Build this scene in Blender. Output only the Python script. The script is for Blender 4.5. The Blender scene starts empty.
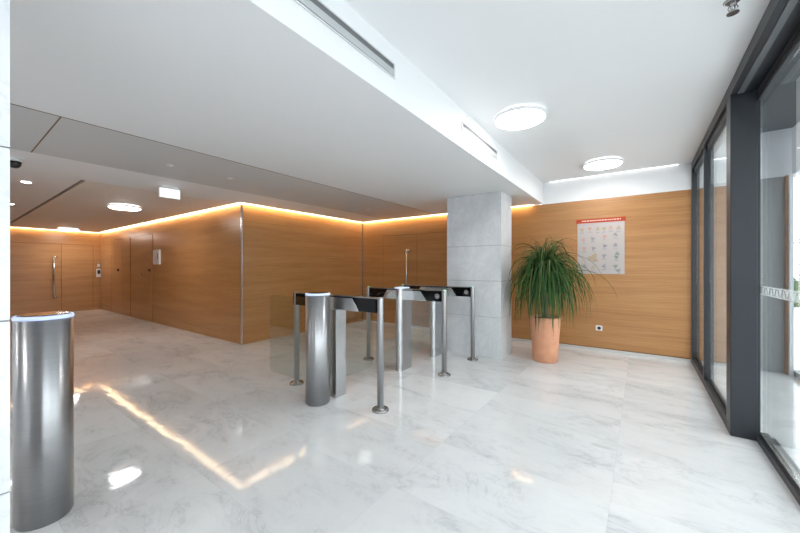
import bpy, bmesh, math, random
from mathutils import Vector, Matrix

S = bpy.context.scene
COL = S.collection
PI = math.pi

# ------------------------------------------------------------------ camera
cam_d = bpy.data.cameras.new('camera')
cam_d.sensor_width = 36.0
cam_d.lens = 36.0 * 335.0 / 800.0
cam_d.shift_y = 0.0012
cam_d.clip_start = 0.02
cam = bpy.data.objects.new('camera', cam_d)
COL.objects.link(cam)
YAW = math.atan(241.0 / 335.0)
cam.location = (0, 0, 1.3)
cam.rotation_euler = (PI / 2, 0, YAW)
S.camera = cam

# ------------------------------------------------------------------ sky, sun, exposure
wd = bpy.data.worlds.new('sky')
S.world = wd
wd.use_nodes = True
wn = wd.node_tree
bg = wn.nodes['Background']
bg.inputs[0].default_value = (0.90, 0.95, 1.0, 1)
bg.inputs[1].default_value = 3.3
S.view_settings.view_transform = 'Standard'
S.view_settings.look = 'None'
S.view_settings.gamma = 1
S.view_settings.use_curve_mapping = False
S.view_settings.exposure = 0.40
LAMP_E = 26.0        # round ceiling lamps, emission strength
COVE_E = 30.0         # warm cove strips
WHITE_COVE_E = 2.5


# ------------------------------------------------------------------ materials
def mat(name, color=(.8, .8, .8), rough=.5, metal=0.0, spec=.5, emis=None, estr=0.0):
    m = bpy.data.materials.new(name)
    m.use_nodes = True
    b = m.node_tree.nodes['Principled BSDF']
    b.inputs['Base Color'].default_value = (*color, 1)
    b.inputs['Roughness'].default_value = rough
    b.inputs['Metallic'].default_value = metal
    b.inputs['Specular IOR Level'].default_value = spec
    if emis:
        b.inputs['Emission Color'].default_value = (*emis, 1)
        b.inputs['Emission Strength'].default_value = estr
    return m


class NT:
    def __init__(s, m):
        s.t = m.node_tree
        s.b = s.t.nodes['Principled BSDF']

    def n(s, typ, **kw):
        x = s.t.nodes.new(typ)
        for k, v in kw.items():
            setattr(x, k, v)
        return x

    def l(s, a, b):
        s.t.links.new(a, b)

    def math(s, op, a, b=None, c=None):
        x = s.n('ShaderNodeMath', operation=op)
        for i, v in enumerate((a, b, c)):
            if v is None:
                continue
            if isinstance(v, (int, float)):
                x.inputs[i].default_value = v
            else:
                s.l(v, x.inputs[i])
        return x.outputs[0]

    def coords(s, scale=(1, 1, 1), loc=(0, 0, 0), rot=(0, 0, 0)):
        tc = s.n('ShaderNodeNewGeometry')
        mp = s.n('ShaderNodeMapping')
        mp.inputs['Scale'].default_value = scale
        mp.inputs['Location'].default_value = loc
        mp.inputs['Rotation'].default_value = rot
        s.l(tc.outputs['Position'], mp.inputs['Vector'])
        return mp.outputs[0]

    def noise(s, vec, scale, detail=4, rough=.5, dist=0.0):
        x = s.n('ShaderNodeTexNoise')
        x.inputs['Scale'].default_value = scale
        x.inputs['Detail'].default_value = detail
        x.inputs['Roughness'].default_value = rough
        x.inputs['Distortion'].default_value = dist
        s.l(vec, x.inputs['Vector'])
        return x.outputs['Fac']

    def ramp(s, fac, stops):
        x = s.n('ShaderNodeValToRGB')
        els = x.color_ramp.elements
        while len(els) < len(stops):
            els.new(.5)
        for e, (p, c) in zip(els, stops):
            e.position = p
            e.color = (*c, 1) if len(c) == 3 else c
        s.l(fac, x.inputs[0])
        return x.outputs[0]

    def mix(s, fac, a, b, mode='MIX'):
        x = s.n('ShaderNodeMix', data_type='RGBA', blend_type=mode)
        for i, v in ((0, fac), (6, a), (7, b)):
            if isinstance(v, (int, float)):
                x.inputs[i].default_value = v
            elif isinstance(v, tuple):
                x.inputs[i].default_value = (*v, 1)
            else:
                s.l(v, x.inputs[i])
        return x.outputs[2]

    def bump(s, h, strength, dist=.01):
        x = s.n('ShaderNodeBump')
        x.inputs['Strength'].default_value = strength
        x.inputs['Distance'].default_value = dist
        s.l(h, x.inputs['Height'])
        s.l(x.outputs[0], s.b.inputs['Normal'])


def marble_floor():
    m = mat('polished_marble_floor', rough=.1, spec=.38)
    t = NT(m)
    TX, TY, OX, OY = 1.06, .61, -1.2, 1.59
    geo = t.n('ShaderNodeNewGeometry')
    sep = t.n('ShaderNodeSeparateXYZ')
    t.l(geo.outputs['Position'], sep.inputs[0])
    u = t.math('DIVIDE', t.math('SUBTRACT', sep.outputs[0], OX), TX)
    v = t.math('DIVIDE', t.math('SUBTRACT', sep.outputs[1], OY), TY)
    fu, fv = t.math('FLOOR', u), t.math('FLOOR', v)
    cmb = t.n('ShaderNodeCombineXYZ')
    t.l(fu, cmb.inputs[0]); t.l(fv, cmb.inputs[1])
    wn_ = t.n('ShaderNodeTexWhiteNoise')
    wn_.noise_dimensions = '3D'
    t.l(cmb.outputs[0], wn_.inputs['Vector'])
    off = t.n('ShaderNodeVectorMath', operation='SCALE')
    t.l(wn_.outputs['Color'], off.inputs[0]); off.inputs['Scale'].default_value = 30
    add = t.n('ShaderNodeVectorMath', operation='ADD')
    t.l(geo.outputs['Position'], add.inputs[0]); t.l(off.outputs[0], add.inputs[1])
    mp = t.n('ShaderNodeMapping')
    mp.inputs['Rotation'].default_value = (0, 0, .6)
    mp.inputs['Scale'].default_value = (1.0, 1.9, 1.0)
    t.l(add.outputs[0], mp.inputs[0])
    vec = mp.outputs[0]
    clouds = t.noise(vec, 1.6, 6, .6, .8)
    veins = t.noise(vec, 2.2, 9, .66, 1.6)
    vd = t.math('ABSOLUTE', t.math('SUBTRACT', veins, .5))
    vein = t.ramp(vd, [(0.0, (1, 1, 1)), (.035, (0, 0, 0))])
    patch = t.ramp(clouds, [(.46, (0, 0, 0)), (.66, (1, 1, 1))])
    base = t.ramp(clouds, [(.3, (.72, .72, .72)), (.5, (.685, .687, .69)), (.7, (.59, .595, .605))])
    fac = t.math('MULTIPLY', vein, t.math('MULTIPLY_ADD', patch, .7, .1))
    c = t.mix(t.math('MULTIPLY', fac, .65), base, (.36, .37, .39))
    tone = t.math('MULTIPLY_ADD', wn_.outputs['Value'], .13, .90)
    sc = t.n('ShaderNodeVectorMath', operation='SCALE')
    t.l(c, sc.inputs[0]); t.l(tone, sc.inputs['Scale'])
    # joints
    eu = t.math('LESS_THAN', t.math('FRACT', u), .0035)
    ev = t.math('LESS_THAN', t.math('FRACT', v), .006)
    j = t.math('MULTIPLY', t.math('MAXIMUM', eu, ev), .22)
    c2 = t.mix(j, sc.outputs[0], (.42, .42, .42))
    t.l(c2, t.b.inputs['Base Color'])
    wob = t.noise(t.coords((1, 1, 1)), 5.5, 2, .5)
    t.bump(wob, .06, .02)
    t.l(t.ramp(clouds, [(.3, (.035,) * 3), (.7, (.07,) * 3)]), t.b.inputs['Roughness'])
    return m


def marble_wall():
    m = mat('pillar_marble', rough=.3)
    t = NT(m)
    vec = t.coords((1.2, 1.2, .9), rot=(.5, .4, .3))
    a = t.noise(vec, 1.8, 7, .6, 1.0)
    b = t.noise(vec, 2.6, 9, .65, 2.0)
    vd = t.math('ABSOLUTE', t.math('SUBTRACT', b, .5))
    vein = t.ramp(vd, [(0, (1, 1, 1)), (.03, (0, 0, 0))])
    base = t.ramp(a, [(.3, (.70, .71, .725)), (.7, (.56, .575, .595))])
    c = t.mix(t.math('MULTIPLY', vein, .3), base, (.42, .43, .45))
    t.l(c, t.b.inputs['Base Color'])
    return m


def wood(name, dark, mid, light, rough=.42):
    m = mat(name, rough=rough, spec=.5)
    t = NT(m)
    big = t.noise(t.coords((.35, .35, 5)), 1.6, 3, .5, .2)
    grain = t.noise(t.coords((.5, .5, 30)), 2.6, 6, .6, .4)
    fine = t.noise(t.coords((2.5, 2.5, 160)), 2.0, 3, .5)
    f = t.math('ADD', t.math('MULTIPLY', big, .35), t.math('ADD', t.math('MULTIPLY', grain, .45), t.math('MULTIPLY', fine, .2)))
    c = t.ramp(f, [(.36, dark), (.5, mid), (.64, light)])
    t.l(c, t.b.inputs['Base Color'])
    t.bump(fine, .03, .002)
    return m


def brushed(name, col=(.56, .56, .565), rough=.27, vertical=False):
    m = mat(name, col, rough, 1.0)
    t = NT(m)
    s = (60, 60, .6) if vertical else (.6, .6, 420)
    nz = t.noise(t.coords(s), 1.0, 2, .5)
    c1 = tuple(v * .94 for v in col); c2 = tuple(min(1, v * 1.05) for v in col)
    t.l(t.ramp(nz, [(.3, c1), (.7, c2)]), t.b.inputs['Base Color'])
    if not vertical:
        tg = t.n('ShaderNodeTangent', direction_type='RADIAL', axis='Z')
        t.l(tg.outputs[0], t.b.inputs['Tangent'])
        t.b.inputs['Anisotropic'].default_value = .85
        t.b.inputs['Anisotropic Rotation'].default_value = .25
    return m


def paint(name, col, rough=.6, spec=.4):
    m = mat(name, col, rough, spec=spec)
    t = NT(m)
    nz = t.noise(t.coords(), 90, 2)
    t.bump(nz, .02, .001)
    return m


def glass(name, tint=(.97, .985, .98), ior=1.5, refl=1.0):
    m = bpy.data.materials.new(name)
    m.use_nodes = True
    nt = m.node_tree
    nt.nodes.remove(nt.nodes['Principled BSDF'])
    out = nt.nodes['Material Output']
    tr = nt.nodes.new('ShaderNodeBsdfTransparent'); tr.inputs[0].default_value = (*tint, 1)
    gl = nt.nodes.new('ShaderNodeBsdfGlossy'); gl.inputs['Roughness'].default_value = 0.0
    gl.inputs[0].default_value = (.95, .97, .97, 1)
    fr = nt.nodes.new('ShaderNodeFresnel'); fr.inputs[0].default_value = ior
    # the Fresnel node inverts its index on back faces: feed it the inverse there, so both faces reflect alike
    ge = nt.nodes.new('ShaderNodeNewGeometry')
    pw = nt.nodes.new('ShaderNodeMath'); pw.operation = 'MULTIPLY_ADD'; pw.inputs[1].default_value = 1 / ior - ior; pw.inputs[2].default_value = ior
    nt.links.new(ge.outputs['Backfacing'], pw.inputs[0]); nt.links.new(pw.outputs[0], fr.inputs[0])
    mu = nt.nodes.new('ShaderNodeMath'); mu.operation = 'MULTIPLY'; mu.inputs[1].default_value = refl; mu.use_clamp = True
    mx = nt.nodes.new('ShaderNodeMixShader')
    nt.links.new(fr.outputs[0], mu.inputs[0])
    nt.links.new(mu.outputs[0], mx.inputs[0])
    nt.links.new(tr.outputs[0], mx.inputs[1]); nt.links.new(gl.outputs[0], mx.inputs[2])
    nt.links.new(mx.outputs[0], out.inputs[0])
    return m


M = {}
M['floor'] = marble_floor()
M['marble'] = marble_wall()
M['joint'] = mat('stone_joint', (.22, .22, .23), .8)
M['wood'] = wood('oak_veneer', (.34, .155, .055), (.43, .208, .076), (.51, .27, .112), .30)
M['wood_gap'] = mat('panel_joint', (.17, .08, .03), .8)
M['white'] = paint('white_plaster', (.80, .805, .815))
M['ceil'] = paint('matt_ceiling', (.84, .845, .855), .55)
M['grey_panel'] = paint('grey_metal_ceiling', (.60, .605, .61), .45, .4)
M['tan_panel'] = paint('corridor_ceiling_panel', (.78, .73, .68), .5, .4)
M['steel'] = brushed('brushed_steel', (.43, .43, .44), .32)
M['steel_v'] = brushed('satin_steel', (.52, .52, .53), .24, True)
M['steel_dark'] = brushed('dark_satin_steel', (.36, .35, .34), .25, True)
M['black_glass'] = mat('black_glass', (.003, .003, .004), .12, 0, .25)
M['arm_edge'] = mat('dark_edge', (.03, .03, .032), .3)
M['blue_led'] = mat('frosted_light_ring', (.6, .7, .85), .3, emis=(.58, .66, 1.0), estr=.35)
M['green_led'] = mat('green_lamp', (.3, .9, .5), .3, emis=(.2, 1.0, .45), estr=1.2)
M['emblem'] = mat('printed_grey', (.42, .42, .43), .4)
M['glass'] = glass('clear_glass')
M['wing_glass'] = glass('wing_glass', (.90, .93, .91), 1.5, 1.3)
M['glass_edge'] = mat('polished_glass_edge', (.42, .52, .48), .15, spec=.6)
M['frame'] = mat('anthracite_frame', (.030, .034, .041), .42, .0, .4)
M['frame_light'] = mat('grey_aluminium_frame', (.17, .18, .19), .4, .3, .5)
M['rubber'] = mat('black_gasket', (.012, .012, .013), .6)
M['lamp'] = mat('lamp_diffuser', (.9, .9, .9), .4, emis=(1, .985, .96), estr=LAMP_E)
M['halo'] = mat('lamp_halo_ring', (.9, .9, .9), .4, emis=(1, .97, .92), estr=1.6)
M['lamp_body'] = mat('lamp_white_body', (.85, .85, .85), .4)
M['cove'] = mat('warm_strip', (.9, .85, .7), .5, emis=(1, .76, .48), estr=COVE_E)
M['cove_lens'] = mat('warm_strip_lens', (.9, .85, .8), .5, emis=(1, .86, .70), estr=1.3)
M['cove_white'] = mat('white_strip', (.9, .9, .9), .5, emis=(1, .98, .95), estr=WHITE_COVE_E)
M['exit'] = mat('exit_sign_face', (.9, .9, .9), .4, emis=(1, 1, 1), estr=.55)
M['plastic_white'] = mat('white_plastic', (.78, .78, .78), .4)
M['plastic_black'] = mat('black_plastic', (.015, .015, .017), .35)
M['dark_grille'] = mat('grille_shadow', (.16, .165, .17), .7)
M['grille_light'] = mat('grille_slats', (.50, .51, .52), .5)
M['pot'] = mat('terracotta_pot', (.66, .30, .17), .55)
M['soil'] = mat('dark_soil', (.05, .03, .02), .95)
M['trunk'] = mat('palm_trunk', (.20, .15, .10), .85)
M['poster'] = mat('poster_paper', (.47, .42, .40), .12, spec=.5)
M['poster_red'] = mat('poster_red_band', (.42, .06, .025), .5, 0, .2)
M['p_red'] = mat('poster_pink_print', (.50, .22, .17), .3)
M['p_grey'] = mat('poster_grey_print', (.20, .20, .23), .3)
M['p_green'] = mat('poster_green_print', (.10, .20, .14), .3)
M['p_ochre'] = mat('poster_ochre_print', (.36, .26, .13), .3)
M['p_pale'] = mat('poster_pale_print', (.78, .60, .52), .3)
M['ext_grey'] = paint('grey_render', (.30, .305, .31), .7)
M['ext_dark'] = paint('dark_soffit', (.16, .165, .175), .6)
M['ext_white'] = paint('white_render', (.72, .73, .75), .7)
M['paving'] = paint('pale_paving', (.62, .63, .64), .8)
M['hedge'] = mat('hedge_leaves', (.05, .12, .06), .8)
M['iron'] = mat('dark_iron', (.10, .11, .13), .5)
M['frost'] = mat('frosted_film', (.80, .84, .84), .6)
M['skirt'] = mat('pale_skirting', (.62, .61, .60), .3, .2)


def leaf_mat():
    m = mat('palm_leaf', (.05, .12, .03), .6, spec=.2)
    t = NT(m)
    info = t.n('ShaderNodeNewGeometry')
    r = t.ramp(info.outputs['Random Per Island'], [(0, (.010, .035, .010)), (.55, (.028, .085, .018)), (.88, (.075, .14, .03)), (1, (.17, .13, .05))])
    t.l(r, t.b.inputs['Base Color'])
    return m


M['leaf'] = leaf_mat()


# pot: slight speckle
_t = NT(M['pot'])
_t.l(_t.ramp(_t.noise(_t.coords(), 14, 4), [(.3, (.63, .29, .165)), (.7, (.70, .34, .20))]), _t.b.inputs['Base Color'])

# ------------------------------------------------------------------ mesh helpers
def BM():
    return bmesh.new()


def box(bm, x0, x1, y0, y1, z0, z1):
    vs = [bm.verts.new((x, y, z)) for z in (z0, z1) for y in (y0, y1) for x in (x0, x1)]
    for f in ((0, 2, 3, 1), (4, 5, 7, 6), (0, 1, 5, 4), (2, 6, 7, 3), (0, 4, 6, 2), (1, 3, 7, 5)):
        bm.faces.new([vs[i] for i in f])
    return bm


def lathe(bm, prof, cx=0, cy=0, n=48, smooth=True):
    """prof: list of (r, z) from bottom to top; closed with caps."""
    rings = []
    for r, z in prof:
        rings.append([bm.verts.new((cx + r * math.cos(2 * PI * i / n), cy + r * math.sin(2 * PI * i / n), z)) for i in range(n)])
    for a, b in zip(rings, rings[1:]):
        for i in range(n):
            f = bm.faces.new((a[i], a[(i + 1) % n], b[(i + 1) % n], b[i]))
            f.smooth = smooth
    if prof[0][0] > 1e-6:
        bm.faces.new(rings[0][::-1])
    if prof[-1][0] > 1e-6:
        bm.faces.new(rings[-1])
    return bm


def prism(bm, pts, axis, a, b):
    """polygon pts (2-D) extruded along axis from a to b"""
    def mk(p, t):
        if axis == 'x':
            return (t, p[0], p[1])
        if axis == 'y':
            return (p[0], t, p[1])
        return (p[0], p[1], t)
    A = [bm.verts.new(mk(p, a)) for p in pts]
    B = [bm.verts.new(mk(p, b)) for p in pts]
    bm.faces.new(A[::-1]); bm.faces.new(B)
    n = len(pts)
    for i in range(n):
        bm.faces.new((A[i], A[(i + 1) % n], B[(i + 1) % n], B[i]))
    return bm


def tube(bm, pts, rad, n=10):
    pts = [Vector(p) for p in pts]
    rings = []
    for i, p in enumerate(pts):
        d = (pts[min(i + 1, len(pts) - 1)] - pts[max(i - 1, 0)]).normalized()
        up = Vector((0, 0, 1)) if abs(d.z) < .9 else Vector((1, 0, 0))
        s = d.cross(up).normalized(); u = s.cross(d)
        r = rad[i] if isinstance(rad, (list, tuple)) else rad
        rings.append([bm.verts.new(p + r * (s * math.cos(2 * PI * k / n) + u * math.sin(2 * PI * k / n))) for k in range(n)])
    for a, b in zip(rings, rings[1:]):
        for k in range(n):
            f = bm.faces.new((a[k], a[(k + 1) % n], b[(k + 1) % n], b[k])); f.smooth = True
    bm.faces.new(rings[0][::-1]); bm.faces.new(rings[-1])
    return bm


def obj(name, bm, material, parent=None, bevel=0.0, seg=2, loc=None):
    bmesh.ops.recalc_face_normals(bm, faces=bm.faces[:])
    me = bpy.data.meshes.new(name)
    bm.to_mesh(me); bm.free()
    me.materials.append(M[material] if isinstance(material, str) else material)
    o = bpy.data.objects.new(name, me)
    COL.objects.link(o)
    if parent:
        o.parent = parent
    if loc:
        o.location = loc
    if bevel:
        b = o.modifiers.new('bevel', 'BEVEL'); b.width = bevel; b.segments = seg; b.limit_method = 'ANGLE'
        b.harden_normals = False
    return o


def tag(o, label, cat, group=None):
    o['label'] = label; o['category'] = cat
    if group:
        o['group'] = group
    return o


def thing(name, label, cat, loc=(0, 0, 0), rz=0, group=None):
    o = bpy.data.objects.new(name, None)
    o.empty_display_size = .1
    COL.objects.link(o)
    o.location = loc; o.rotation_euler = (0, 0, rz)
    return tag(o, label, cat, group)


def struct(name, bm, material, parent=None, bevel=0.0):
    o = obj(name, bm, material, parent, bevel)
    o['kind'] = 'structure'
    return o


def dup(root, loc, label, rz=None, group=None):
    def rec(o, par):
        c = o.copy(); COL.objects.link(c)
        c.parent = par
        for ch in list(o.children):
            rec(ch, c)
        return c
    kids = list(root.children)
    r = root.copy(); COL.objects.link(r)
    r.location = loc
    if rz is not None:
        r.rotation_euler = (0, 0, rz)
    r['label'] = label
    if group:
        r['group'] = group
    for k in kids:
        rec(k, r)
    return r


def part_label(o, text):
    o['label'] = text
    return o


# ------------------------------------------------------------------ room shell
ZL, ZH = 2.38, 2.73          # lower and upper ceiling
YB = 6.05                    # back wall
XF = .56                     # inner face of the glazed facade
XBM = -1.36                  # side of the dropped ceiling
struct('floor', box(BM(), -14.0, 1.62, -5.2, 6.25, -.12, 0), 'floor')

# back wall: oak panel up to the dropped ceiling height and white plaster above
struct('wall_back', box(BM(), -5.6, .66, YB, YB + .2, 0, ZL - .008), 'wood')
struct('trim_1', box(BM(), XBM - .02, .66, YB - .002, YB + .2, ZL - .01, ZH + .1), 'white')
b = BM(); box(b, -5.45, .555, YB - .012, YB - .001, .0, .042)
struct('baseboard_back', b, 'skirt')
b = BM(); box(b, -5.47, .55, YB - .004, YB - .0005, .044, .052)
struct('trim_2', b, 'wood_gap')
# middle wall (faces the turnstiles) and corridor wall
struct('wall_middle', box(BM(), -5.62, -5.47, 3.17, YB, 0, ZL - .008), 'wood')
struct('wall_corridor', box(BM(), -13.7, -5.47, 3.03, 3.17, 0, ZL - .008), 'wood')
struct('wall_far', box(BM(), -13.85, -13.7, -.1, 3.17, 0, ZL - .008), 'wood')
struct('wall_left', box(BM(), -13.7, -5.5, -.17, -.02, 0, ZL), 'wood')
struct('wall_side', box(BM(), -5.65, -5.5, -5.2, -.17, 0, ZH + .1), 'white')
struct('wall_rear', box(BM(), -5.5, .7, -5.3, -5.15, 0, ZH + .1), 'white')

# white band inside the light slots, above the oak panels
b = BM()
box(b, -5.6, -1.45, YB + .002, YB + .2, ZL - .007, ZL + .059)
box(b, -5.62, -5.472, 3.17, YB, ZL - .007, ZL + .059)
box(b, -13.7, -5.472, 3.032, 3.17, ZL - .007, ZL + .059)
box(b, -13.85, -13.702, -.1, 3.17, ZL - .007, ZL + .059)
struct('trim_12', b, 'white')

# ceilings ------------------------------------------------------------
struct('ceiling', box(BM(), XBM, XF + .2, -5.2, YB - .0, ZH, ZH + .1), 'ceil')
def xbeam(y):
    return -1.275 - .0127 * y


b = BM()
prism(b, [(-3.37, -5.2), (xbeam(-5.2), -5.2), (xbeam(YB), YB - .003), (-1.5, YB - .003), (-1.5, YB - .07), (-3.37, YB - .07)], 'z', ZL, ZL + .42)
low = struct('ceiling_dropped', b, 'ceil')
b = BM()
box(b, -4.64, -3.375, -5.2, YB - .07, ZL, ZL + .1)
grey = struct('ceiling_panel', b, 'grey_panel')
b = BM()
for y in (.53, -2.4, 5.9):
    if y < 5:
        box(b, -4.64, -3.375, y - .004, y + .004, ZL - .0015, ZL)
box(b, -3.376, -3.366, -5.2, YB - .07, ZL - .0015, ZL)
struct('panel_joint', b, 'wood_gap', grey)
b = BM()
box(b, -5.6, -4.64, -.17, 2.96, ZL, ZL + .1)
box(b, -5.40, -4.64, 2.96, YB - .07, ZL, ZL + .1)
box(b, -5.65, -4.64, -5.2, -.17, ZL, ZL + .1)
box(b, -13.7, -5.6, -.17, 1.06, ZL, ZL + .1)
struct('ceiling_border', b, 'ceil')
struct('ceiling_corridor', box(BM(), -13.63, -5.6, 1.10, 2.96, ZL, ZL + .1), 'tan_panel')
b = BM()
box(b, -13.63, -5.6, 1.06, 1.10, ZL + .03, ZL + .1)
struct('trim_3', b, 'wood_gap')
# slab above the cove slots
b = BM()
box(b, -13.85, -5.40, 2.96, 3.17, ZL + .06, ZL + .12)
box(b, -5.62, -5.40, 3.17, YB, ZL + .06, ZL + .12)
box(b, -5.40, -3.375, YB - .07, YB, ZL + .06, ZL + .12)
box(b, -3.375, -1.5, YB - .0695, YB, ZL + .06, ZL + .12)
box(b, -13.85, -13.63, -.1, 2.96, ZL + .06, ZL + .12)
struct('trim_4', b, 'white')


def cove(name, label, x0, x1, y0, y1):
    r = thing(name, label, 'light strip', ((x0 + x1) / 2, (y0 + y1) / 2, ZL + .014), 0, 'warm cove light strips')
    ox, oy, oz = r.location
    hx, hy = (x1 - x0) / 2, (y1 - y0) / 2
    obj('diffuser', box(BM(), -hx, hx, -hy, hy, 0, .032), 'cove', r)
    obj('housing', box(BM(), -hx, hx, -hy, hy, .0325, .040), 'plastic_white', r)
    return r


cove('cove_light', 'long warm light strip along the top of the corridor oak wall', -13.6, -5.49, 2.961, 2.966)
cove('cove_light', 'warm light strip along the top of the oak wall behind the turnstiles', -5.407, -5.402, 2.97, YB - .08)
cove('cove_light', 'warm light strip above the oak wall with the tall double door, left of the pillar', -5.395, -1.55, YB - .0685, YB - .0635)
cove('cove_light', 'warm light strip at the top of the far corridor end wall', -13.637, -13.632, .0, 2.95)

# white light strip at the top of the back wall
r = thing('strip_light', 'thin white light strip where the white ceiling meets the back wall', 'light strip', (-.41, YB - .03, ZH - .0))
obj('diffuser', box(BM(), -.83, .83, -.006, .006, -.006, -.001), 'cove_white', r)
obj('housing', box(BM(), -.85, .85, -.02, .02, -.0009, .0), 'plastic_white', r)

# metal corner profiles
for i, (x, y, lab) in enumerate(((-5.458, 3.022, ''), (-5.452, YB - .018, ''))):
    struct('trim_%d' % (5 + i), box(BM(), x - .012, x + .012, y - .012, y + .012, .0, ZL - .012), 'steel_v')

# vertical panel joints on oak walls
b = BM()
for x in (-12.6,):
    box(b, x - .004, x + .004, 3.0285, 3.0298, 0, ZL - .3)
for x in (-2.95,):
    box(b, x - .003, x + .003, YB - .0015, YB - .0004, .05, ZL - .02)
struct('trim_7', b, 'wood_gap')

# ------------------------------------------------------------------ doors
def d_handle(parent, x, y, z0, z1, face, out=.06, back=.09, side=1):
    """D-bar pull handle. face: 'y' wall faces -Y, 'x' wall faces +X"""
    b = BM()
    if face == 'y':
        tube(b, [(x, y - out, z0), (x, y - out, z1)], .018)
        for z in (z0 + .02, z1 - .02):
            tube(b, [(x, y - out, z), (x + side * .05, y - out * .6, z), (x + side * .07, y - .001, z)], .015)
    else:
        tube(b, [(x + out, y, z0), (x + out, y, z1)], .02)
        for z in (z0 + .02, z1 - .02):
            tube(b, [(x + out, y, z), (x + out * .6, y + side * .06, z), (x + .001, y + side * .08, z)], .013)
    return obj('pull_handle', b, 'steel_v', parent)


# double door in back wall
def leaf_y(x0, x1, z1, y, name='door_leaf'):
    return box(BM(), x0, x1, y - .006, y - .001, .01, z1)


d1 = struct('door_1', box(BM(), -4.83, -2.98, YB - .0025, YB - .0006, .01, 2.025), 'wood_gap')
obj('door_leaf', box(BM(), -4.82, -3.908, YB - .009, YB - .003, .012, 2.015), 'wood', d1)
obj('door_leaf', box(BM(), -3.898, -2.99, YB - .009, YB - .003, .012, 2.015), 'wood', d1)
part_label(d_handle(d1, -4.13, YB - .009, .62, 1.69, 'y', side=1), 'long steel pull handle')
# double door at the corridor end
d2 = struct('door_2', box(BM(), -13.6994, -13.6975, 1.05, 2.86, .01, 1.985), 'wood_gap')
obj('door_leaf', box(BM(), -13.697, -13.688, 1.06, 2.155, .012, 1.975), 'wood', d2)
obj('door_leaf', box(BM(), -13.697, -13.688, 2.165, 2.85, .012, 1.975), 'wood', d2)
part_label(d_handle(d2, -13.688, 2.0, .42, 1.62, 'x', side=1), 'long steel pull handle')
# flush service doors in corridor wall
d3 = struct('door_3', box(BM(), -12.28, -10.95, 3.0276, 3.0296, .01, 2.1), 'wood_gap')
obj('door_leaf', box(BM(), -12.27, -11.62, 3.019, 3.027, .012, 2.09), 'wood', d3)
obj('door_leaf', box(BM(), -11.61, -10.96, 3.019, 3.027, .012, 2.09), 'wood', d3)
obj('lock', lathe(BM(), [(.035, 0), (.035, .03)], n=20), 'plastic_black', d3).matrix_local = Matrix.Translation((-11.9, 3.019, 1.23)) @ Matrix.Rotation(PI / 2, 4, 'X')
d4 = struct('door_4', box(BM(), -10.7, -9.4, 3.0276, 3.0296, .01, 2.1), 'wood_gap')
obj('door_leaf', box(BM(), -10.69, -9.41, 3.019, 3.027, .012, 2.09), 'wood', d4)
obj('lock', lathe(BM(), [(.035, 0), (.035, .03)], n=20), 'plastic_black', d4).matrix_local = Matrix.Translation((-9.56, 3.019, 1.24)) @ Matrix.Rotation(PI / 2, 4, 'X')
b = BM(); tube(b, [(-10.1, 3.018, 1.12), (-10.1, 2.97, 1.12), (-9.98, 2.965, 1.12)], .011)
obj('lever_handle', b, 'steel_v', d4)

# ------------------------------------------------------------------ marble pillars
def pillar(label, x0, x1, y0, y1, ztop, seams):
    cx, cy = (x0 + x1) / 2, (y0 + y1) / 2
    r = thing('marble_pillar', label, 'pillar', (cx, cy, 0), 0, 'marble clad pillars')
    hx, hy = (x1 - x0) / 2, (y1 - y0) / 2
    obj('core', box(BM(), -hx + .004, hx - .004, -hy + .004, hy - .004, 0, ztop - .001), 'joint', r)
    zs = [0] + seams + [ztop - .001]
    for a, c in zip(zs, zs[1:]):
        obj('marble_slab', box(BM(), -hx, hx, -hy, hy, a + (.0025 if a else 0), c - .0025), 'marble', r)
    return r


pillar('grey marble pillar under the dropped ceiling, beside the potted plant', -2.45, -1.6, 4.66, 5.13, ZL, [.585, 1.105, 1.615])
pillar('white marble pillar cropped at the left edge of the picture', -1.95, -1.6, -.62, .138, ZL, [.6, 1.134, 1.673])

# ------------------------------------------------------------------ facade
def bar(b, x0, x1, y0, y1, z0, z1):
    return box(b, x0, x1, y0, y1, z0, z1)


w1 = bpy.data.objects.new('window_1', None); COL.objects.link(w1); w1['kind'] = 'structure'
w1.location = (.6, 4.8, 0)
OX, OY = .6, 4.8


def lb(x0, x1, y0, y1, z0, z1, b=None):
    return box(b if b is not None else BM(), x0 - OX, x1 - OX, y0 - OY, y1 - OY, z0, z1)


YC0, YC1 = 3.59, 3.74       # big steel post
obj('sill_rail', lb(.56, .625, YC1, YB - .001, 0, .07), 'frame', w1, .004)
obj('head_rail', lb(.56, .65, YC1, YB - .001, 2.635, 2.728), 'frame', w1, .003)
obj('inner_head', lb(.585, .625, YC1, YB - .001, 2.57, 2.634), 'frame', w1)
obj('side_frame', lb(.56, .615, YB - .045, YB - .001, .071, 2.634), 'frame', w1, .003)
obj('mullion', lb(.56, .615, 4.92, 4.965, .071, 2.634), 'frame', w1, .004)
obj('gasket', lb(.596, .616, YC1 + .001, 4.919, .0705, .09), 'rubber', w1)
obj('gasket', lb(.596, .616, 4.966, YB - .046, .0705, .09), 'rubber', w1)
obj('pane', lb(.600, .612, YC1 + .001, 4.919, .075, 2.56), 'glass', w1)
obj('pane', lb(.600, .612, 4.966, YB - .046, .075, 2.56), 'glass', w1)

p = struct('trim_8', box(BM(), XF, .706, YC0, YC1, 0, 2.634), 'frame', None, .004)
hd = struct('trim_9', box(BM(), XF, .72, -5.1, YC1, 2.635, 2.728), 'frame', None, .003)

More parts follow.
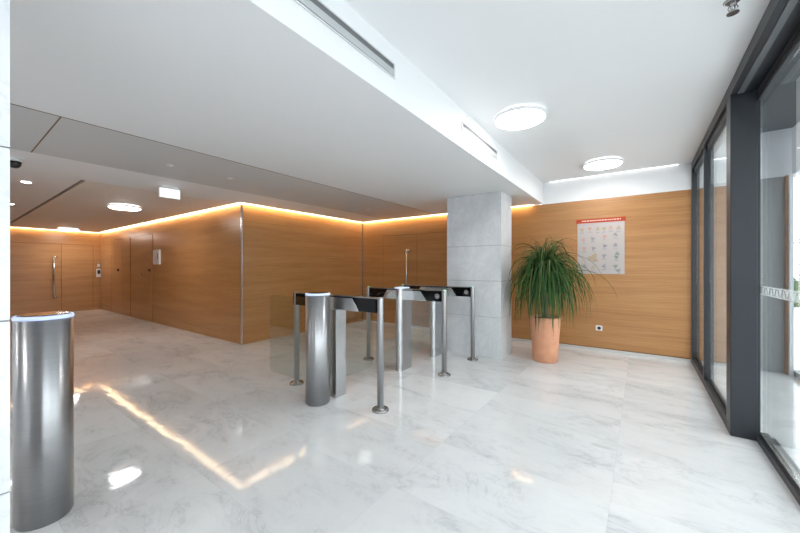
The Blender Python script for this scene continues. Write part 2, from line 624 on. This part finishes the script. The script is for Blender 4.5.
w2 = bpy.data.objects.new('window_2', None); COL.objects.link(w2); w2['kind'] = 'structure'
w2.location = (.76, 0, 0)
OX, OY = .76, 0
YE = YC1 - .004
obj('sill_rail', lb(.702, .80, -5.1, YC0 - .001, 0, .05), 'frame', w2, .003)
obj('sill_cap', lb(.718, .76, -5.1, YC0 - .001, .051, .075), 'steel_dark', w2)
b = BM(); lb(.708, .77, -5.1, YE, 2.55, 2.70, b)
obj('head_box', b, 'frame', w2, .003)
b = BM(); lb(.7025, .7075, -5.1, YE, 2.575, 2.60, b)
obj('head_track', b, 'rubber', w2)
b = BM(); lb(.60, .635, -5.1, YC0, 2.627, 2.6345, b)
obj('head_track', b, 'frame_light', w2)
obj('side_frame', lb(.7065, .724, YC0 + .01, YE, .0, 2.549), 'frame', w2)
obj('pane', lb(.730, .742, .20, YE, .0755, 2.549), 'glass', w2)
obj('pane', lb(.730, .742, -2.4, .14, .0755, 2.549), 'glass', w2)
obj('pane', lb(.730, .742, -5.1, -2.46, .0755, 2.549), 'glass', w2)
for y in (.14, -2.46):
    obj('mullion', lb(.72, .79, y, y + .06, .0755, 2.549), 'frame', w2)
# safety strip on the glass with a row of little triangles
b = BM(); lb(.7285, .7295, .2, YE, 1.098, 1.104, b); lb(.7285, .7295, .2, YE, 1.155, 1.161, b)
y = .25
k = 0
while y < 3.55:
    pts = [(y - OY, 1.107), (y + .05 - OY, 1.107), (y + .025 - OY, 1.152)]
    if k % 2:
        pts = [(y - OY, 1.152), (y + .025 - OY, 1.107), (y + .05 - OY, 1.152)]
    prism(b, pts, 'x', .7285 - OX, .7295 - OX)
    y += .062; k += 1
part_label(obj('safety_strip', b, 'frost', w2), 'frosted strip with a row of small triangles')

# ------------------------------------------------------------------ vestibule and outdoors
struct('wall_vestibule', box(BM(), .662, 1.43, YB + .05, YB + .2, 0, 2.42), 'ext_grey')
struct('trim_10', box(BM(), .662, 1.60, YB + .045, YB + .2, 2.42, 3.02), 'ext_white')
struct('trim_11', box(BM(), 1.431, 1.446, YB - .02, YB + .2, 0, 2.42), 'wood')
b = BM(); box(b, .86, 1.62, 1.2, YB + .05, 3.0, 3.1)  # near part extended out of view to keep direct sky off the floor
struct('ceiling_vestibule', b, 'ext_dark')
w3 = bpy.data.objects.new('window_3', None); COL.objects.link(w3); w3['kind'] = 'structure'
w3.location = (1.5, 3, 0)
OX, OY = 1.5, 3
obj('sill_rail', lb(1.48, 1.56, 1.0, YB, 0, .07), 'frame_light', w3)
obj('head_rail', lb(1.48, 1.56, 1.0, YB, 2.42, 2.98), 'ext_white', w3)
obj('side_frame', lb(1.447, 1.48, YB - .06, YB + .04, .0, 2.42), 'ext_white', w3)
obj('pane', lb(1.515, 1.525, 1.0, YB - .06, .07, 2.42), 'glass', w3)

b = BM(); box(b, 1.67, 45, -25, 60, -.12, -.02)
struct('ground', b, 'paving')
# boundary wall, hedge and fence on the street side
tag(obj('garden_wall', box(BM(), 3.2, 22, 17.2, 17.4, -.02, .62), 'ext_white', bevel=.01), 'low white boundary wall outside behind the glass', 'wall')
r = random.Random(4)
b = BM()
for i in range(900):
    c = Vector((r.uniform(3.2, 12), r.uniform(16.7, 17.1), r.uniform(.5, .95)))
    s = .07
    a = Vector((r.gauss(0, 1), r.gauss(0, 1), r.gauss(0, 1))).normalized() * s
    d = a.orthogonal().normalized() * s * .6
    b.faces.new([b.verts.new(c - a), b.verts.new(c + d), b.verts.new(c + a), b.verts.new(c - d)])
box(b, 3.2, 12, 16.75, 17.05, -.02, .85)
tag(obj('hedge', b, 'hedge'), 'low dark green hedge in front of the white boundary wall outside', 'hedge')
fr = thing('iron_fence', 'thin dark iron bar fence seen outside through the glass', 'fence', (4, 17.3, .62))
b = BM(); box(b, -.5, 12, -.015, .015, 0.05, .09); box(b, -.5, 12, -.015, .015, 1.5, 1.54)
obj('rail', b, 'iron', fr)
b = BM()
for i in range(60):
    x = -.4 + i * .2
    box(b, x - .011, x + .011, -.011, .011, 0, 1.85)
o = obj('fence_bars', b, 'iron', fr)
# ------------------------------------------------------------------ ceiling lamps
def round_lamp(label, x, y, z, emis='lamp', R=.233):
    r = thing('ceiling_lamp', label, 'ceiling lamp', (x, y, z), 0, 'round ceiling lamps')
    obj('mounting_plate', lathe(BM(), [(R - .03, -.018), (R - .03, -.0005)], n=64), 'halo', r)
    b = BM()
    lathe(b, [(R - .012, -.05), (R, -.045), (R, -.022), (R - .03, -.0185)], n=64)
    obj('housing', b, 'lamp_body', r)
    obj('diffuser', lathe(BM(), [(R - .03, -.058), (R - .014, -.0505)], n=64), emis, r)
    return r


L0 = round_lamp('largest round ceiling lamp, on the white ceiling nearest the camera', -.92, 3.2, ZH)
dup(L0, (-.42, 5.27, ZH), 'round ceiling lamp on the white ceiling close to the back wall')
dup(L0, (-2.6, -1.7, ZL), 'added round fill lamp, unseen, above and behind the camera')  # added out of view, brightens floor and soffit by bounce
dup(L0, (-4.7, -2.0, ZL), 'added round fill lamp, unseen, behind the left pillar')  # added fill for the darker left side, not in view
dup(L0, (-.60, -1.6, ZH), 'added round fill lamp, unseen, on the white ceiling behind the camera')  # added unseen lamp to light the near part of the lobby
dup(L0, (-7.3, 1.94, ZL), 'round ceiling lamp on the corridor ceiling behind the exit sign')
dup(L0, (-12.87, 2.17, ZL), 'smallest round ceiling lamp, at the far end of the corridor ceiling')


def spot(label, x, y):
    r = thing('downlight', label, 'downlight', (x, y, ZL), 0, 'small recessed downlights')
    b = BM(); lathe(b, [(.05, -.004), (.062, -.0005)], n=28)
    obj('trim_ring', b, 'plastic_white', r)
    obj('lens', lathe(BM(), [(.040, -.006), (.044, -.0045)], n=28), 'lamp', r)
    return r


s0 = spot('small recessed downlight beside the dome camera, nearer of the two', -6.3, .676)
dup(s0, (-8.7, .752, ZL), 'small recessed downlight farther down the corridor, cut by the left pillar')

# exit sign
ex = thing('exit_sign', 'white box sign hanging from the ceiling at the corridor mouth', 'sign', (-5.15, 1.85, ZL))
obj('mount', box(BM(), -.02, .02, -.10, .10, -.018, -.0005), 'plastic_white', ex)
obj('housing', box(BM(), -.022, .012, -.125, .125, -.15, -.0185), 'plastic_white', ex, .004)
obj('face', box(BM(), .0125, .016, -.118, .118, -.145, -.028), 'exit', ex)

# smoke detectors / sensors on the grey strip
sn = thing('smoke_detector', 'small white ceiling detector on the grey panel, just above the exit sign', 'detector', (-4.03, 1.45, ZL), 0, 'ceiling detectors')
obj('base', lathe(BM(), [(.034, -.006), (.036, -.0005)], n=28), 'plastic_white', sn)
obj('sensor_cap', lathe(BM(), [(.008, -.018), (.018, -.014), (.02, -.0065)], n=28), 'plastic_white', sn)
dup(sn, (-4.03, 2.084, ZL), 'small white ceiling detector on the grey panel, above the oak wall corner')
dup(sn, (-4.16, 4.757, ZL), 'small white ceiling detector on the grey panel nearest the marble pillar by the plant')

dc = thing('dome_camera', 'black dome camera on a white mount at the left pillar', 'camera', (-5.05, .463, ZL))
obj('mount', lathe(BM(), [(.062, -.03), (.066, -.024), (.066, -.0005)], n=32), 'plastic_white', dc)
obj('dome', lathe(BM(), [(.001, -.095), (.025, -.09), (.045, -.07), (.052, -.0305)], n=32), 'plastic_black', dc)

sp = thing('sprinkler', 'small chrome sprinkler head on the white ceiling near the glass', 'sprinkler', (.40, 2.50, ZH))
obj('rosette', lathe(BM(), [(.028, -.008), (.04, -.0005)], n=28), 'steel_v', sp)
b = BM(); lathe(b, [(.009, -.06), (.012, -.02), (.012, -.0085)], n=16); lathe(b, [(.026, -.068), (.026, -.064)], n=16)
for s in (-1, 1):
    tube(b, [(s * .012, 0, -.022), (s * .02, 0, -.04), (s * .008, 0, -.063)], .003, 6)
obj('head', b, 'steel_v', sp)


def vent(label, y0, y1):
    r = thing('slot_vent', label, 'vent', (xbeam((y0 + y1) / 2), (y0 + y1) / 2, 2.565), .0127, 'slot vents in the beam side')
    h = (y1 - y0) / 2
    obj('backing', box(BM(), .0005, .003, -h, h, -.042, .042), 'dark_grille', r)
    b = BM()
    box(b, .0032, .010, -h - .012, h + .012, .042, .048); box(b, .0032, .010, -h - .012, h + .012, -.048, -.042)
    box(b, .0032, .010, -h - .012, -h, -.042, .042); box(b, .0032, .010, h, h + .012, -.042, .042)
    obj('frame', b, 'plastic_white', r)
    b = BM()
    box(b, .0032, .008, -h, h, -.034, .008)
    obj('slats', b, 'grille_light', r)
    return r


vent('long slot vent in the white beam side, nearest the camera', -.9, 1.73)
vent('short slot vent in the white beam side, toward the pillar', 2.78, 3.70)

# ------------------------------------------------------------------ wall devices
sk = thing('wall_socket', 'white wall socket low on the oak wall under the poster', 'socket', (-.53, YB, .357))
obj('cover', box(BM(), -.045, .045, -.010, -.0005, -.04, .04), 'plastic_white', sk, .003)
obj('insert', lathe(BM(), [(.024, 0), (.024, .003)], n=24), 'plastic_black', sk).matrix_local = Matrix.Translation((0, -.0102, 0)) @ Matrix.Rotation(PI / 2, 4, 'X')
cp = thing('access_panel', 'white wall box with dark slot high on the corridor oak wall', 'intercom', (-9.05, 3.03, 1.54))
obj('body', box(BM(), -.24, .12, -.04, -.0005, -.17, .17), 'plastic_white', cp, .006)
obj('slot', box(BM(), .03, .06, -.043, -.0405, -.05, .08), 'arm_edge', cp)
ph = thing('intercom', 'small white intercom with dark screen on the far corridor wall', 'intercom', (-13.7, 3.0, 1.2))
obj('body', box(BM(), .0005, .05, -.07, .03, -.2, .06), 'plastic_white', ph, .006)
obj('screen', box(BM(), .0505, .054, -.055, .015, -.1, .02), 'plastic_black', ph)
obj('lamp_cap', box(BM(), .0005, .045, -.05, .01, .12, .21), 'plastic_white', ph, .01)

# poster ---------------------------------------------------------------
ps = thing('poster', 'framed instruction poster with red header band on the oak wall', 'poster', (-.515, YB, 1.2))
obj('board', box(BM(), -.315, .315, -.012, -.002, .0, .86), 'poster', ps, .002)
obj('header_band', box(BM(), -.33, .33, -.0165, -.0125, .80, .865), 'poster_red', ps, .001)
rr = random.Random(11)
b = BM()
x = -.25
while x < .26:
    w = rr.uniform(.012, .035)
    box(b, x, x + w, -.0172, -.0166, .826, .842); x += w + .01
part_label(obj('header_text', b, 'p_pale', ps), 'pale lettering')
# the printed sheet: one mesh, its faces take the colour of the print
kinds = ['poster', 'p_red', 'p_grey', 'p_green', 'p_ochre']
cells = [(-.25, .70, 4), (-.14, .71, 1), (-.03, .70, 4), (.05, .70, 4), (.14, .71, 1), (.24, .70, 4),
         (-.23, .54, 1), (-.10, .55, 2), (.06, .58, 1), (.20, .60, 2),
         (-.22, .40, 1), (-.09, .40, 2), (.06, .43, 2), (.20, .44, 2),
         (-.09, .25, 4), (.05, .28, 2), (.22, .31, 3), (.21, .26, 3),
         (-.22, .12, 2), (-.1, .1, 4), (.05, .12, 2), (.20, .12, 3), (.24, .05, 2)]
NX, NZ = 124, 158
DX, DZ = .61 / NX, .79 / NZ
val = [[0] * NZ for _ in range(NX)]
for (cx, cz, k) in cells:
    s_ = .06 if (cx, cz) == (-.09, .25) else .026
    ph_ = rr.uniform(0, 6)
    for i in range(NX):
        for j in range(NZ):
            x, z = -.305 + (i + .5) * DX, .005 + (j + .5) * DZ
            a = math.atan2(z - cz, x - cx)
            d = math.hypot(x - cx, z - cz) / s_
            if d < .95 + .3 * math.sin(3 * a + ph_) + .12 * math.sin(7 * a) and rr.random() < .72:
                val[i][j] = k
    for q in range(2):
        w = rr.uniform(.03, .05)
        j = int((cz - .05 - q * .012) / DZ)
        for i in range(NX):
            x = -.305 + (i + .5) * DX
            if abs(x - cx) < w / 2 * 1.2 and 0 <= j < NZ and rr.random() < .8:
                val[i][j] = 2
b = BM()
vv = [[b.verts.new((-.305 + i * DX, -.0128, .005 + j * DZ)) for j in range(NZ + 1)] for i in range(NX + 1)]
for i in range(NX):
    for j in range(NZ):
        f = b.faces.new((vv[i][j], vv[i + 1][j], vv[i + 1][j + 1], vv[i][j + 1]))
        f.material_index = val[i][j]
sheet = obj('printed_sheet', b, 'poster', ps)
for k in kinds[1:]:
    sheet.data.materials.append(M[k])

# ------------------------------------------------------------------ turnstiles
def stadium_col(b, x0, x1, y0, y1, z0, z1, n=14):
    """box footprint whose -Y end is a half circle"""
    r_ = (x1 - x0) / 2
    cx = (x0 + x1) / 2
    pts = [(x1, y1), (x0, y1)]
    for i in range(n + 1):
        a = PI + PI * i / n
        pts.append((cx + r_ * math.cos(a), y0 + r_ + r_ * math.sin(a)))
    prism(b, pts, 'z', z0, z1)
    return b


def post(root, x, led):
    b = BM(); lathe(b, [(.030, .02), (.030, 1.012), (.029, 1.022), (.024, 1.0255)], x, 0, 32)
    o = obj('post', b, 'steel', root)
    b = BM(); lathe(b, [(.078, 0), (.078, .010), (.072, .018), (.04, .019), (.034, .030), (.0305, .034)], x, 0, 36)
    obj('base_flange', b, 'steel_dark', o)
    if led:
        obj('indicator_light', lathe(BM(), [(.016, 1.0257), (.015, 1.028)], x, 0, 24), 'green_led', o)
    return o


def wing(root, x, y0, y1, z0=.15, z1=1.0, axis='y'):
    """closed leaf lies in plane x = const; open leaf in plane y = const"""
    rad = .05
    def rounded(a0, a1):
        pts = []
        for (cx, cz, st) in ((a0 + rad, z0 + rad, PI), (a1 - rad, z0 + rad, 1.5 * PI), (a1 - rad, z1 - rad, 0), (a0 + rad, z1 - rad, .5 * PI)):
            for i in range(6):
                a = st + .5 * PI * i / 5
                pts.append((cx + rad * math.cos(a), cz + rad * math.sin(a)))
        return pts
    b = BM()
    if axis == 'y':
        prism(b, rounded(y0, y1), 'x', x - .005, x + .005)
    else:
        prism(b, rounded(y0, y1), 'y', x - .005, x + .005)
    o = obj('glass_wing', b, 'wing_glass', root)
    # hinge clamps
    b = BM()
    return o


def turnstile(label, Y, style, led=True, emblem=True):
    r = thing('turnstile', label, 'turnstile', (-2.53, Y, 0), 0, 'speed gate turnstiles')
    xl, xr = -.60, .605
    post(r, xl, led and style != 'boll'); post(r, xr, led)
    h = .026
    z0, z1 = .885, 1.012
    # arm: black glass body with a steel top skin
    obj('arm_body', box(BM(), xl + (.031 if style != 'boll' else -.03), xr - .031, -h, h, z0, z1), 'black_glass', r, .003)
    obj('arm_top', box(BM(), xl - .02, xr - .0, -h - .003, h + .003, z1 + .001, z1 + .012), 'steel_dark', r, .002)
    for s in (-1, 1):
        y_ = s * (h + .0005)
        ya, yb = (y_ - .004, y_) if s < 0 else (y_, y_ + .004)
        b = BM()
        prism(b, [(-.33, z0 - .003), (.37, z0 - .003), (.28, z1 - .010), (-.24, z1 - .010)], 'y', ya, yb)
        part_label(obj('side_cladding', b, 'steel_v', r, .001), 'tapered brushed steel plate')
    if emblem:
        b = BM()
        # ring with a small hand-held card mark
        n = 40
        R1, R2 = .030, .023
        cx, cz = .52, .95
        A = [b.verts.new((cx + R1 * math.cos(2 * PI * i / n), -h - .0008, cz + R1 * math.sin(2 * PI * i / n))) for i in range(n)]
        B = [b.verts.new((cx + R2 * math.cos(2 * PI * i / n), -h - .0008, cz + R2 * math.sin(2 * PI * i / n))) for i in range(n)]
        for i in range(n):
            b.faces.new((A[i], A[(i + 1) % n], B[(i + 1) % n], B[i]))
        box(b, cx - .004, cx + .014, -h - .0012, -h - .0004, cz - .014, cz + .012)
        for i in range(3):
            box(b, cx - .018, cx - .006, -h - .0012, -h - .0004, cz - .012 + i * .008, cz - .008 + i * .008)
        part_label(obj('reader_emblem', b, 'emblem', r), 'round grey card reader mark')
    if style == 'boll':
        cyl = obj('bollard', lathe(BM(), [(.104, 0), (.104, .012), (.115, .014), (.115, 1.035)], 0, -.21, 72), 'steel', r)
        obj('light_ring', lathe(BM(), [(.117, 1.0355), (.118, 1.047), (.112, 1.055)], 0, -.21, 72), 'blue_led', cyl)
        obj('cap', lathe(BM(), [(.102, 1.0555), (.098, 1.059)], 0, -.21, 60), 'black_glass', cyl)
        obj('column', box(BM(), -.07, .07, -.04, .10, 0, z0 - .004), 'steel_v', r, .003)
        wing(r, -.21 + .03, -.83, -.112, axis='x')
        wing(r, 0, .10, .60)
    else:
        c = obj('column', stadium_col(BM(), .0, .10, -.20, .045, 0, z0 - .004), 'steel_v', r)
        if style == 'both':
            c2 = obj('column_head', stadium_col(BM(), .0, .10, -.20, -.033, z0 - .003, 1.035), 'steel_v', r)
            obj('light_ring', stadium_col(BM(), -.02, .12, -.215, -.033, 1.0355, 1.050), 'blue_led', c2)
        wing(r, .05, -.605 if style == 'both' else -.42, -.215)
        if style == 'both':
            wing(r, .05, .05, .41)
    return r


turnstile('nearest turnstile, with a round steel bollard and a bare black arm end', 2.37, 'boll', led=False, emblem=False)
turnstile('middle turnstile in the row, slim steel column under its arm', 3.59, 'both')
turnstile('farthest turnstile, its right post in front of the marble pillar', 4.43, 'one')

bl = thing('gate_bollard', 'big round brushed steel gate bollard at the left edge, beside the white pillar', 'bollard', (-2.53, .336, 0))
cy_ = obj('bollard', lathe(BM(), [(.104, 0), (.104, .012), (.11, .014), (.11, 1.035)], 0, 0, 96), 'steel', bl)
obj('light_ring', lathe(BM(), [(.112, 1.0355), (.113, 1.047), (.108, 1.055)], 0, 0, 96), 'blue_led', cy_)
obj('cap', lathe(BM(), [(.098, 1.0555), (.094, 1.059)], 0, 0, 60), 'black_glass', cy_)
wing(bl, .03, -.83, -.112, axis='x')

# ------------------------------------------------------------------ potted plant
pl = thing('potted_palm', 'large bushy ponytail palm in a tall terracotta pot by the oak wall', 'potted plant', (-1.09, 4.99, 0))
b = BM()
lathe(b, [(.155, 0), (.165, .01), (.172, .2), (.19, .45), (.205, .60), (.208, .615), (.195, .617), (.188, .60), (.185, .575)], 0, 0, 64)
obj('pot', b, 'pot', pl)
b = BM(); lathe(b, [(.186, .555), (.186, .578)], 0, 0, 40)
obj('soil', b, 'soil', pl)
b = BM()
R = random.Random(5)
tube(b, [(0, 0, .56), (.0, .01, .62), (.01, .0, .80), (-.005, 0, 1.12), (.0, .0, 1.30)], [.065, .045, .026, .022, .02], 12)
tube(b, [(.0, .0, 1.0), (.05, .01, 1.14), (.07, .02, 1.24)], [.02, .017, .014], 10)
tube(b, [(.0, .0, .95), (-.06, .02, 1.08), (-.09, .02, 1.2)], [.02, .017, .014], 10)
obj('trunk', b, 'trunk', pl)
b = BM()


def clear(p0, az, el, length, droop):
    # keep leaves out of the pillar and the wall behind
    d = Vector((math.cos(az) * math.cos(el), math.sin(az) * math.cos(el), math.sin(el)))
    p = Vector(p0)
    for i in range(12):
        if p.y > 1.02 or p.x < -.495:
            return False
        if math.hypot(p.x, p.y) < .20 and p.z < .62 and i > 4:
            return False
        d = (d + Vector((0, 0, -droop / 11 * (.25 + 1.5 * i / 11)))).normalized()
        p = p + d * (length / 11)
    return True


def leaf(b, p0, az, el, length, droop, w):
    n = 11
    if not clear(p0, az, el, length, droop):
        return
    d = Vector((math.cos(az) * math.cos(el), math.sin(az) * math.cos(el), math.sin(el)))
    p = Vector(p0)
    side = Vector((-math.sin(az), math.cos(az), 0))
    tw = R.uniform(-.9, .9)
    prev = None
    seg = length / n
    for i in range(n + 1):
        t = i / n
        ww = w * min(1, .45 + 3 * t) * (1 - t) ** .55 + .0006
        nrm = side.cross(d).normalized()
        sd = (side * math.cos(tw) + nrm * math.sin(tw))
        a, c = b.verts.new(p - sd * ww), b.verts.new(p + sd * ww)
        if prev:
            f = b.faces.new((prev[0], prev[1], c, a)); f.smooth = True
        prev = (a, c)
        d = (d + Vector((0, 0, -droop / n * (.25 + 1.5 * t)))).normalized()
        p = p + d * seg


heads = [((0, 0, 1.28), 380), ((.08, .02, 1.2), 230), ((-.10, .02, 1.18), 230)]
for (hp, cnt) in heads:
    for i in range(cnt):
        az = R.uniform(0, 2 * PI)
        el = math.radians(R.choice([R.uniform(50, 88), R.uniform(15, 65), R.uniform(-20, 35)]))
        L = R.uniform(.5, 1.05) * (1.0 if el > .3 else .9)
        if el > 1.0:
            L *= .8
        q = Vector(hp) + Vector((0, 0, R.uniform(-.10, .06)))
        leaf(b, q, az, el, L, R.uniform(3.0, 8.0), R.uniform(.006, .010))
lv = obj('leaves', b, 'leaf', pl)
lv['kind'] = 'stuff'
